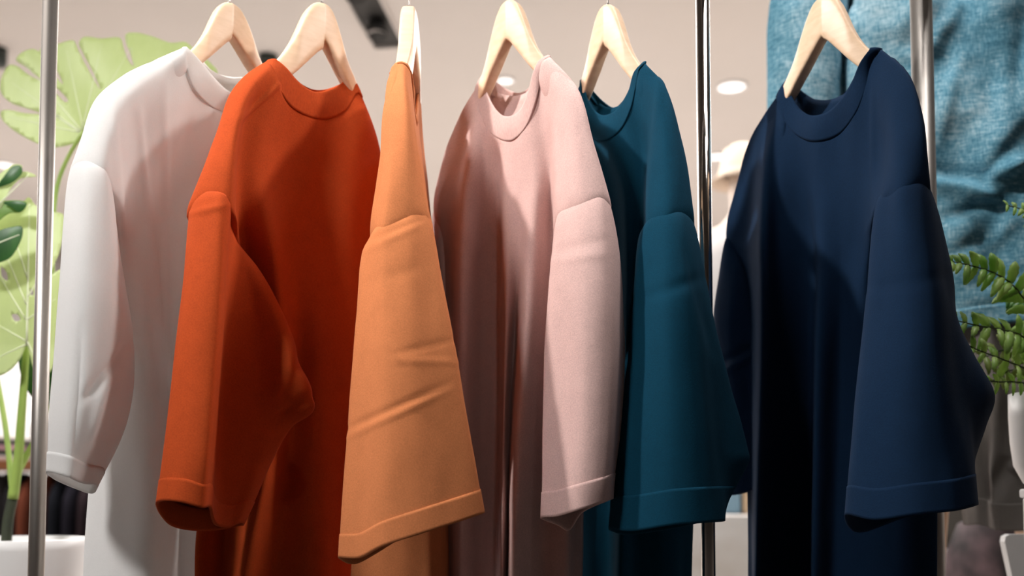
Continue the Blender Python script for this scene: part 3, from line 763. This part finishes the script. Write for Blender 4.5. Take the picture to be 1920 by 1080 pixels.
# big upper leaf
leaf('leaf', [(158, 246), (150, 262), (128, 272), (100, 276), (78, 272), (48, 258), (20, 240), (3, 222), (2, 209), (14, 206), (45, 212), (80, 215), (115, 222), (78, 212), (50, 203), (20, 192), (3, 176), (0, 160), (6, 138), (18, 122), (32, 124), (48, 136), (64, 146), (76, 150), (64, 138), (46, 124), (30, 112), (42, 98), (62, 92), (85, 106), (102, 140), (118, 158), (104, 128), (80, 103), (74, 94), (100, 86), (122, 78), (138, 76), (146, 92), (165, 130), (188, 168), (176, 138), (156, 100), (148, 80), (156, 70), (190, 72), (226, 72), (232, 90), (240, 112), (250, 124), (244, 100), (236, 80), (236, 64), (252, 61), (285, 68), (320, 80), (348, 79), (362, 90), (395, 118), (408, 135), (385, 170), (320, 215), (250, 245), (200, 255)],
     (158, 246), (330, 120), pY+.05, M_leafL, M_vein, mon, bend=.05,
     holes=[[(96, 163), (106, 176), (124, 192), (128, 190), (116, 174), (104, 164)]],
     veins=[((158, 246), (340, 110)), ((156, 244), (245, 90)), ((154, 243), (190, 85)), ((156, 244), (125, 95)), ((152, 244), (40, 112)), ((150, 246), (22, 155)), ((148, 248), (20, 220)), ((150, 248), (60, 190))])
# large lower leaf
leaf('leaf', [(50, 648), (38, 672), (18, 695), (-8, 705), (-40, 680), (-70, 620), (-80, 540), (-60, 460), (-25, 415), (10, 400), (38, 385), (54, 370), (66, 384), (82, 395), (104, 398), (118, 402), (112, 470), (95, 515), (115, 505), (108, 580), (104, 640), (98, 690), (76, 712), (62, 690), (56, 665)],
     (50, 648), (55, 372), pY-.07, M_leafL, M_vein, mon, bend=.035,
     holes=[[(2, 500), (4, 520), (14, 526), (12, 510)], [(22, 590), (28, 602), (38, 600), (33, 590)], [(56, 543), (57, 553), (62, 553), (61, 543)]],
     veins=[((50, 648), (55, 380)), ((49, 600), (-30, 470)), ((49, 570), (0, 450)), ((50, 560), (105, 470)), ((50, 600), (104, 560)), ((50, 640), (-20, 600)), ((50, 645), (-25, 680)), ((51, 640), (80, 700)), ((51, 520), (22, 430))])
leaf('leaf', [(-60, 470), (-30, 430), (0, 395), (16, 360), (38, 335), (68, 330), (50, 322), (34, 322), (42, 312), (30, 308), (10, 318), (-20, 345), (-60, 380)], (-50, 430), (60, 326), pY-.1, M_leafL, M_vein, mon, veins=[((-50, 430), (55, 326))])
leaf('leaf', [(-6, 352), (8, 348), (26, 340), (42, 322), (38, 311), (24, 312), (8, 330)], (-6, 352), (38, 312), pY-.115, M_leafD, M_vein, mon, bend=.01)
leaf('leaf', [(-60, 420), (-20, 385), (15, 376), (50, 380), (46, 392), (38, 398), (18, 400), (0, 412), (-30, 440)], (-60, 420), (50, 382), pY-.11, M_leafM, M_vein, mon, bend=.01)
leaf('leaf', [(6, 380), (20, 377), (42, 378), (50, 383), (44, 393), (37, 398), (20, 388)], (6, 380), (50, 384), pY-.122, M_leafD, M_vein, mon, bend=.006)
leaf('leaf', [(-50, 460), (-20, 440), (20, 426), (41, 425), (42, 440), (32, 465), (18, 484), (0, 492), (-30, 500), (-50, 490)], (-50, 475), (41, 426), pY-.14, M_leafD, M_vein, mon, bend=.01, veins=[((-50, 475), (36, 440))])
leaf('leaf', [(52, 620), (38, 650), (36, 690), (50, 730), (68, 752), (90, 762), (100, 700), (98, 640), (76, 612)], (60, 612), (75, 756), pY+.02, M_leafD, M_vein, mon, bend=.01)
leaf('leaf', [(96, 560), (92, 610), (92, 700), (98, 760), (106, 690), (104, 600)], (98, 560), (98, 760), pY+.03, M_leafD, M_vein, mon, bend=.01)
pd = link('pot_stand', box_me('pot_stand', (pc.x, pY, (pc.z-.36)/2), (.36, .36, pc.z-.36), .005), M_white)
tag(pd, 'white box pedestal under the monstera pot', 'pedestal')

# ------------------------------------------------------------------ fern (right edge)
fY = 1.72
fc = P(1962, 738, fY)
fern = thing('potted_fern', 'small green fern in a rounded white pot at the right edge', 'plant', (fc.x, fY, fc.z-.165))
fr = .060
world_obj('pot', lathe_me('pot', [(.001, -.165), (.028, -.165), (.040, -.155), (.0545, -.125), (.059, -.085), (.0605, -.04), (fr, 0), (fr-.003, .001), (fr-.005, -.02), (fr-.008, -.03)], 64, (fc.x, fY, fc.z)), M_ceram, fern)
world_obj('soil', lathe_me('soil', [(.001, -.018), (fr-.006, -.02)], 40, (fc.x, fY, fc.z)), M_soil, fern)
M_fr = [leafmat('fern_green', srgb(206, 226, 150), srgb(156, 198, 104), .5, .4), leafmat('fern_deep', srgb(110, 160, 84), srgb(76, 130, 62), .25, .45), leafmat('fern_yellow', srgb(176, 186, 116), srgb(140, 158, 84), .35, .45)]
M_rach = mat('fern_stalk', srgb(62, 74, 40), .6)
def frond(pts, L, step, m, seed, ang=68, w=.35, side=(1, 1)):
    step *= 1.25; L *= 1.1
    rnd = random.Random(seed)
    n = max(8, int(sum(math.dist(pts[i][:2], pts[i+1][:2]) for i in range(len(pts)-1))/step))
    q = [Vector(v) for v in spline([tuple(P(x, y, fY+d/100)) for x, y, d in pts], n=n)]
    r = world_obj('frond', tube_me('frond', q, [.0016*(1-.6*i/n)+.0003 for i in range(n)], 8), M_rach, fern)
    vs, fs = [], []
    for i in range(1, n):
        t = (q[i]-q[i-1]).normalized(); f = i/n
        Ls = L*(.35+.65*math.sin(math.pi*min(1, .15+f*.83)))*.01
        nrm = Vector((0, -1, .35)).normalized(); sd = t.cross(nrm).normalized()
        for s in (-1, 1):
            if not side[0 if s < 0 else 1]: continue
            a = math.radians(ang+rnd.uniform(-9, 9))
            dr = (t*math.cos(a)+sd*s*math.sin(a)).normalized()
            dr = (dr+Vector((0, rnd.uniform(-.45, .45), rnd.uniform(-.1, .2)))).normalized()
            ll = Ls*rnd.uniform(.85, 1.12); wv = dr.cross(nrm+Vector((rnd.uniform(-.4, .4), 0, rnd.uniform(-.3, .3)))).normalized()
            b0 = len(vs); K = 8
            for k in range(K+1):
                u = k/K; wd = ll*w*math.sin(math.pi*min(1, .18+u*.80))**.7*(1+.10*math.sin(u*22))
                c = q[i]+dr*ll*u+Vector((0, 0, -.18*ll*u*u))+nrm*(.12*ll*math.sin(u*math.pi))
                vs += [c-wv*wd*.55-nrm*.0012, c+nrm*.0006, c+wv*wd*.55-nrm*.0012]
            for k in range(K):
                j = b0+k*3; fs += [(j, j+1, j+4, j+3), (j+1, j+2, j+5, j+4)]
    o = world_obj('leaflets', mesh('leaflets', vs, fs), m, r); o['kind'] = 'stuff'; solid(o, .0005)
frond([(1960, 740, 0), (1945, 620, -2), (1905, 540, -4), (1860, 510, -6), (1820, 498, -7), (1785, 490, -8)], 4.2, 16, M_fr[0], 1)
frond([(1960, 740, 0), (1955, 670, -3), (1920, 632, -5), (1880, 618, -7), (1830, 610, -8), (1790, 600, -8)], 4.0, 15, M_fr[0], 2)
frond([(1960, 740, 0), (1940, 700, -5), (1900, 682, -7), (1865, 668, -8), (1830, 655, -9), (1806, 643, -9)], 3.0, 14, M_fr[0], 3)
frond([(1960, 740, 0), (1935, 722, -5), (1900, 716, -8), (1870, 716, -9), (1838, 712, -9)], 2.0, 9, M_fr[0], 4)
frond([(1960, 740, 0), (1950, 690, 0), (1925, 660, 2), (1890, 655, 3), (1850, 668, 3), (1826, 700, 2)], 3.2, 14, M_fr[2], 5)
frond([(1960, 740, 0), (1965, 640, 0), (1950, 590, 0), (1918, 565, 1), (1890, 560, 1)], 4.0, 15, M_fr[1], 6)
frond([(1960, 740, 0), (1975, 600, -2), (1960, 480, -3), (1930, 400, -4), (1890, 385, -5)], 3.0, 17, M_fr[0], 7)
frond([(1960, 740, 0), (1945, 690, 1), (1915, 690, 3), (1880, 700, 4), (1850, 725, 4)], 2.6, 12, M_fr[2], 8)
frond([(1960, 740, 0), (1990, 640, 0), (2030, 560, 0), (2080, 540, 0)], 4.0, 15, M_fr[0], 9)
frond([(1960, 740, 0), (2000, 690, 0), (2050, 660, 0), (2100, 680, 0)], 3.6, 14, M_fr[1], 10)
fb = fc.z-.165
# white stool-like stand under the fern pot
st = thing('plant_stand', 'white stand with splayed legs under the fern pot at the right edge', 'stand', (fc.x, fY, 0))
world_obj('stand_top', box_me('stand_top', (fc.x, fY, fb-.008), (.070, .070, .016), .004), M_white, st)
def plank(name, a, b, wd, dp, m, parent):
    a, b = Vector(a), Vector(b); d = b-a
    rot = d.to_track_quat('Z', 'Y').to_matrix()
    return world_obj(name, box_me(name, (a+b)/2, (wd, dp, d.length), .003, rot), m, parent)
lg = P(1925, 1000, fY)
plank('leg', (lg.x+.0, fY-.02, 0.02), (lg.x, fY-.02, fb-.016), .022, .02, M_white, st)
plank('leg', (fc.x+.10, fY, 0.02), (fc.x+.03, fY, fb-.016), .022, .02, M_white, st)
wb = thing('white_chair', 'white moulded chair back partly seen behind the fern stand', 'chair', (P(1950, 1000, 1.88).x, 1.88, 0))
A, B_, D_, E_ = P(1884, 1006, 1.93), P(1990, 1006, 1.93), P(2010, 1500, 1.85), P(1975, 1500, 1.85)
bm = bmesh.new()
outl = [(1884, 1016), (1886, 1006), (1894, 1002), (2010, 1002), (2018, 1010), (1998, 1300), (1945, 1300)]
f0 = [bm.verts.new(P(x, y, 1.93)) for x, y in outl]; bm.faces.new(f0)
r = bmesh.ops.extrude_face_region(bm, geom=bm.faces[:])
bmesh.ops.translate(bm, vec=(0, .02, 0), verts=[v for v in r['geom'] if isinstance(v, bmesh.types.BMVert)])
world_obj('chair_back', bmdone(bm, 'chair_back'), M_white, wb)
zc = P(1960, 1300, 1.93).z; xc_ = P(1970, 1300, 1.93).x
world_obj('chair_seat', box_me('chair_seat', (xc_, 1.86, zc), (.10, .20, .02), .004), M_white, wb)
for sx in (-.04, .04):
    for sy in (-.08, .08):
        plank('leg', (xc_+sx, 1.86+sy, 0.0), (xc_+sx*.8, 1.86+sy*.9, zc-.01), .014, .014, M_white, wb)

# ------------------------------------------------------------------ ceiling fittings
M_lamp = emit('lamp_glow', (1, .96, .93, 1), 1.6)
def on_ceiling(px, py, z=3.2):
    lo, hi = 1.0, 40.0
    for _ in range(60):
        mid = (lo+hi)/2
        if P(px, py, mid).z < z: lo = mid
        else: hi = mid
    return P(px, py, lo)
for i, (px, py, r, lab) in enumerate([(948, 149, .042, 'small round ceiling downlight seen through the pink shirt hanger'), (1372, 161, .075, 'wide round ceiling downlight right of the chrome upright'), (1343, 292, .06, 'farther round ceiling downlight right of the chrome upright, lower in view'), (10, 308, .06, 'round ceiling downlight at the far left, behind the monstera')]):
    c = on_ceiling(px, py)
    t = thing('ceiling_light', lab, 'ceiling light', (c.x, c.y, 3.2), 0, 'round downlights in the ceiling')
    link('rim', lathe_me('rim', [(r*1.0, 0), (r*1.18, -.001), (r*1.18, -.008), (r*1.0, -.014), (r*.98, -.004)], 40), M_white, t)
    link('diffuser', lathe_me('diffuser', [(.001, -.012), (r*.7, -.011), (r*1.0, -.005)], 40), M_lamp, t)
c1, c2 = on_ceiling(730, 82), on_ceiling(620, -120)
d = (c2-c1); ln = d.length; an = math.atan2(-d.x, d.y)
tr = thing('recessed_spotlight', 'dark rectangular recessed ceiling spotlight above the tan shirt', 'ceiling light', ((c1.x+c2.x)/2, (c1.y+c2.y)/2, 3.2), math.atan2(d.y, d.x)-math.pi/2)
bm = bmesh.new(); wd = .15
box(bm, (0, 0, -.004), (wd, ln, .008)); link('trough', bmdone(bm, 'trough'), mat('trough_grey', (.035, .034, .032, 1), .6), tr)
bm = bmesh.new()
for sx in (-1, 1): box(bm, (sx*(wd/2+.006), 0, -.012), (.012, ln+.024, .024))
for sy in (-1, 1): box(bm, (0, sy*(ln/2+.006), -.012), (wd, .012, .024))
link('frame', bmdone(bm, 'frame'), M_ceil, tr)
for yy in (.12, -.25):
    hd = link('spot_head', tube_me('spot_head', [(0.0, yy*1.0, -.01), (-.01, yy+.03, -.06), (-.01, yy+.045, -.075)], [.04, .05, .05], 24), M_black, tr)
    link('reflector', lathe_me('reflector', [(.001, .0), (.03, -.004), (.042, -.012)], 24, (-.01, yy+.045, -.072)), mat('reflector', (.5, .47, .45, 1), .3), hd)
for px, py, wd_, lab in [(503, 105, .05, 'small dark ceiling fitting seen behind the rust shirt hanger'), (-4, 91, .045, 'small dark ceiling fitting at the left edge')]:
    c = on_ceiling(px, py)
    o = link('ceiling_fitting', lathe_me('ceiling_fitting', [(.001, -.09), (wd_*.9, -.09), (wd_, -.07), (wd_, 0), (.001, 0)], 24), mat('fit_dark', (.03, .045, .04, 1), .5))
    o.location = (c.x, c.y, 3.2); tag(o, lab, 'ceiling light')

# ------------------------------------------------------------------ far shop fittings
def tee_far(name, x, y, ztop, w_, h_, dp, m, label, cat, group=None, yaw=math.pi/2):
    "hanging garment seen from afar: sloped shoulders, gently folded sides"
    rnd = random.Random(int(x*1000+y*77)); vs, fs = [], []; nr, nc = 12, 24
    for r in range(nr):
        v = r/(nr-1); hw = w_/2*(.25+.75*min(1, v*5)**.6)
        for c in range(nc):
            a = 2*math.pi*c/nc
            k = 1+.10*math.sin(a*5+rnd.random()*.3+v)*v
            vs.append((hw*math.cos(a)*k, dp/2*math.sin(a)*k*(1 if v > 0 else .3), -h_*v))
    for r in range(nr-1):
        for c in range(nc): fs.append((r*nc+c, r*nc+(c+1) % nc, (r+1)*nc+(c+1) % nc, (r+1)*nc+c))
    fs.append(tuple(range(nc))); fs.append(tuple((nr-1)*nc+c for c in range(nc)))
    o = link(name, mesh(name, vs, fs), m); o.location = (x, y, ztop); o.rotation_euler = (0, 0, yaw)
    tag(o, label, cat, group)
    return o
# left: rack of dark clothes far behind the monstera
ry = 5.2
a = P(-60, 845, ry); b = P(250, 845, ry)
fr_ = thing('clothes_rack', 'low black clothes rack with a wooden top far behind the monstera', 'clothes rack', ((a.x+b.x)/2, ry, 0))
rz = P(0, 880, ry).z
world_obj('shelf_top', box_me('shelf_top', ((a.x+b.x)/2-.1, ry, P(0, 874, ry).z), (b.x-a.x-.15, .45, .05), .004), noisy('oak', srgb(150, 96, 60), srgb(120, 76, 46), 6, .5, (1, 6, 6)), fr_)
for xx in (a.x, b.x-.3):
    world_obj('leg', tube_me('leg', [(xx, ry+.19, 0), (xx, ry+.19, P(0, 880, ry).z)], .015, 12), M_black, fr_)
gc = [srgb(26, 24, 26), srgb(70, 66, 66), srgb(30, 28, 30), srgb(104, 56, 40), srgb(120, 66, 48), srgb(22, 24, 30), srgb(28, 26, 34), srgb(40, 30, 34), srgb(20, 20, 22)]
gn = ['black', 'charcoal', 'deep black', 'brown', 'reddish brown', 'blue-black', 'dark plum', 'dark brown', 'jet black']
for i in range(9):
    px = 0+i*27
    p = P(px, 890, ry)
    tee_far('hanging_garment', p.x, ry-.05, rz-.02, .42, .70, .062, fabric('far_cloth_%d' % i, gc[i], scale=200),
            gn[i]+' garment on the far rack, '+['at the left frame edge', 'second from the left edge', 'behind the monstera stem', 'behind the steel upright', 'just right of the steel upright', 'left of the white shirt hem', 'nearest the white shirt', 'half hidden by the white shirt', 'hidden mostly by the white shirt'][i], 'garment', 'dark garments on the far rack')
# striped folded stack on that shelf
for i in range(5):
    cc = [srgb(200, 190, 190), srgb(40, 60, 50), srgb(190, 150, 160), srgb(50, 52, 54), srgb(210, 205, 200)][i]
    z = P(0, 874, ry).z+.025+.012+i*.026
    p = P(12, 850, ry)
    o = link('folded_shirt', box_me('folded_shirt', (0, 0, 0), (.20, .30, .024), .008), mat('fold_%d' % i, cc, .9)); o.location = (p.x, ry, z)
    tag(o, ['pale grey', 'dark green', 'dusty pink', 'charcoal', 'off-white'][i]+' folded shirt in the small stack on the far rack top', 'folded shirt', 'folded stack on the far rack')
p = P(150, 850, ry)
o = link('black_bag', box_me('black_bag', (0, 0, 0), (.42, .25, .20), .03), M_black); o.location = (p.x, ry, P(0, 874, ry).z+.127)
tag(o, 'black bag standing on the far rack top behind the steel upright', 'bag')
# white display panel behind
p = P(10, 740, 6.6)
o = link('display_cabinet', box_me('display_cabinet', (p.x-.3, 6.6, P(0, 686, 6.6).z/2), (1.5, .3, P(0, 686, 6.6).z), .01), M_white)
tag(o, 'bright white display cabinet far behind the monstera stem', 'cabinet')

# centre: pale marble table between teal and navy
def marble():
    m = noisy('marble', (.80, .77, .74, 1), (.62, .56, .50, 1), 3.2, .35, (1, 1, 1.6), detail=6); return m
ty = 3.7
p0, p1 = P(1150, 966, ty), P(1640, 966, ty)
o = link('marble_counter', box_me('marble_counter', ((p0.x+p1.x)/2, ty+.27, p0.z/2), (p1.x-p0.x, .54, p0.z), .008), marble())
tag(o, 'pale marble display block seen low between the teal and navy shirts', 'counter')
for px, w_, c_, nm, lb in [(1370, .085, srgb(120, 150, 168), 'folded_jeans', 'pale blue folded jeans on the marble block'), (1402, .032, srgb(196, 170, 140), 'beige_box', 'beige box on the marble block beside the jeans'), (1420, .032, srgb(48, 44, 40), 'dark_box', 'dark box on the marble block beside the navy shirt')]:
    p = P(px, 966, ty+.2)
    o = link(nm, box_me(nm, (0, 0, 0), (w_, .2, .16), .01), mat(nm, c_, .8)); o.location = (p.x, ty+.3, p0.z+.08)
    tag(o, lb, nm.split('_')[-1])
# mannequin with hat, blurred, right of chrome upright
ym = 4.6
hp = P(1392, 350, ym)
mm = thing('mannequin', 'pale mannequin in a white shirt far behind the chrome upright', 'mannequin', (hp.x, ym, 0))
base = hp.z-1.68
fig2 = [(p[0], p[1], p[2]+base) for p in fig]
skin_fig('figure', fig2, eds, rad, mat('pale_mannequin', srgb(214, 196, 182), .5), mm)
hat = world_obj('sun_hat', lathe_me('sun_hat', [(.001, .20), (.05, .195), (.085, .17), (.105, .08), (.115, .055), (.155, .02), (.15, .015), (.10, .045), (.09, .06)], 40, (hp.x, ym, hp.z-.0)), mat('straw', srgb(196, 178, 160), .8), None)
tag(hat, 'cream sun hat on the mannequin far behind the chrome upright', 'hat')
sv = thing('white_shirt', 'white long shirt worn by the mannequin far behind the chrome upright', 'shirt', (hp.x, ym, 0))
lv = []
zt = hp.z-.18
prof = [(.06, .06, 0), (.12, .08, -.03), (.20, .11, -.08), (.25, .13, -.16), (.27, .14, -.30), (.27, .15, -.5), (.28, .16, -.75), (.29, .17, -.95)]
vs, fs = [], []
for (rx, ry_, z) in prof:
    for k in range(40):
        aa = 2*math.pi*k/40; q = 1+.03*math.sin(aa*9)*min(1, -z*2)
        vs.append((hp.x+rx*math.cos(aa)*q, ym+ry_*math.sin(aa)*q, zt+z))
for i in range(len(prof)-1):
    for k in range(40): fs.append((i*40+k, i*40+(k+1) % 40, (i+1)*40+(k+1) % 40, (i+1)*40+k))
o = world_obj('shirt_body', mesh('shirt_body', vs, fs), mat('white_cloth', (.6, .58, .57, 1), .9), sv); solid(o, .004)
o = link('round_plinth', lathe_me('round_plinth', [(.001, 0), (.3, 0), (.3, max(.05, base)), (.001, max(.05, base))], 48), M_white); o.location = (hp.x, ym, 0)
tag(o, 'round white plinth under the hatted mannequin', 'plinth')
# low right: steel table and bag behind the navy shirt
yt = 3.0
tb = thing('steel_table', 'steel framed table seen low right behind the navy shirt', 'table', (P(1800, 1000, yt).x, yt, 0))
xa = P(1821, 1000, yt).x; xb = P(1600, 1000, yt).x; zt = P(0, 935, yt).z
for xx in (xa, xb):
    for dy in (0, .6):
        world_obj('leg', box_me('leg', (xx, yt+dy, zt/2), (.026, .026, zt), .003), M_brush, tb)
world_obj('table_top', box_me('table_top', ((xa+xb)/2, yt+.3, zt+.012), (xa-xb+.06, .66, .024), .004), M_white, tb)
p = P(1790, 985, yt+.9)
o = link('grey_box', box_me('grey_box', (0, 0, 0), (.30, .3, .17), .02), mat('greybox', srgb(92, 86, 80), .7)); o.location = (p.x, yt+.9, p.z); 
tag(o, 'dark grey box low right between the table legs', 'box')
o2 = link('low_shelf', box_me('low_shelf', (0, 0, 0), (.7, .4, p.z-.085), .01), M_white); o2.location = (p.x+.0, yt+.9, (p.z-.085)/2)
tag(o2, 'white low shelf under the dark grey box', 'shelf')
p = P(1862, 1050, 2.8)
o = link('patterned_bag', lathe_me('patterned_bag', [(.001, -.14), (.10, -.14), (.13, -.10), (.12, .02), (.09, .10), (.03, .13), (.001, .13)], 32), noisy('bag_cloth', srgb(18, 17, 18), srgb(96, 76, 80), 9, .8)); o.location = (p.x, 2.8, p.z)
tag(o, 'dark bag with pale pink pattern below the grey shorts', 'bag')
o = link('bag_stand', box_me('bag_stand', (0, 0, 0), (.3, .3, p.z-.14), .01), M_black); o.location = (p.x, 2.8, (p.z-.14)/2)
tag(o, 'black block under the patterned bag', 'block')
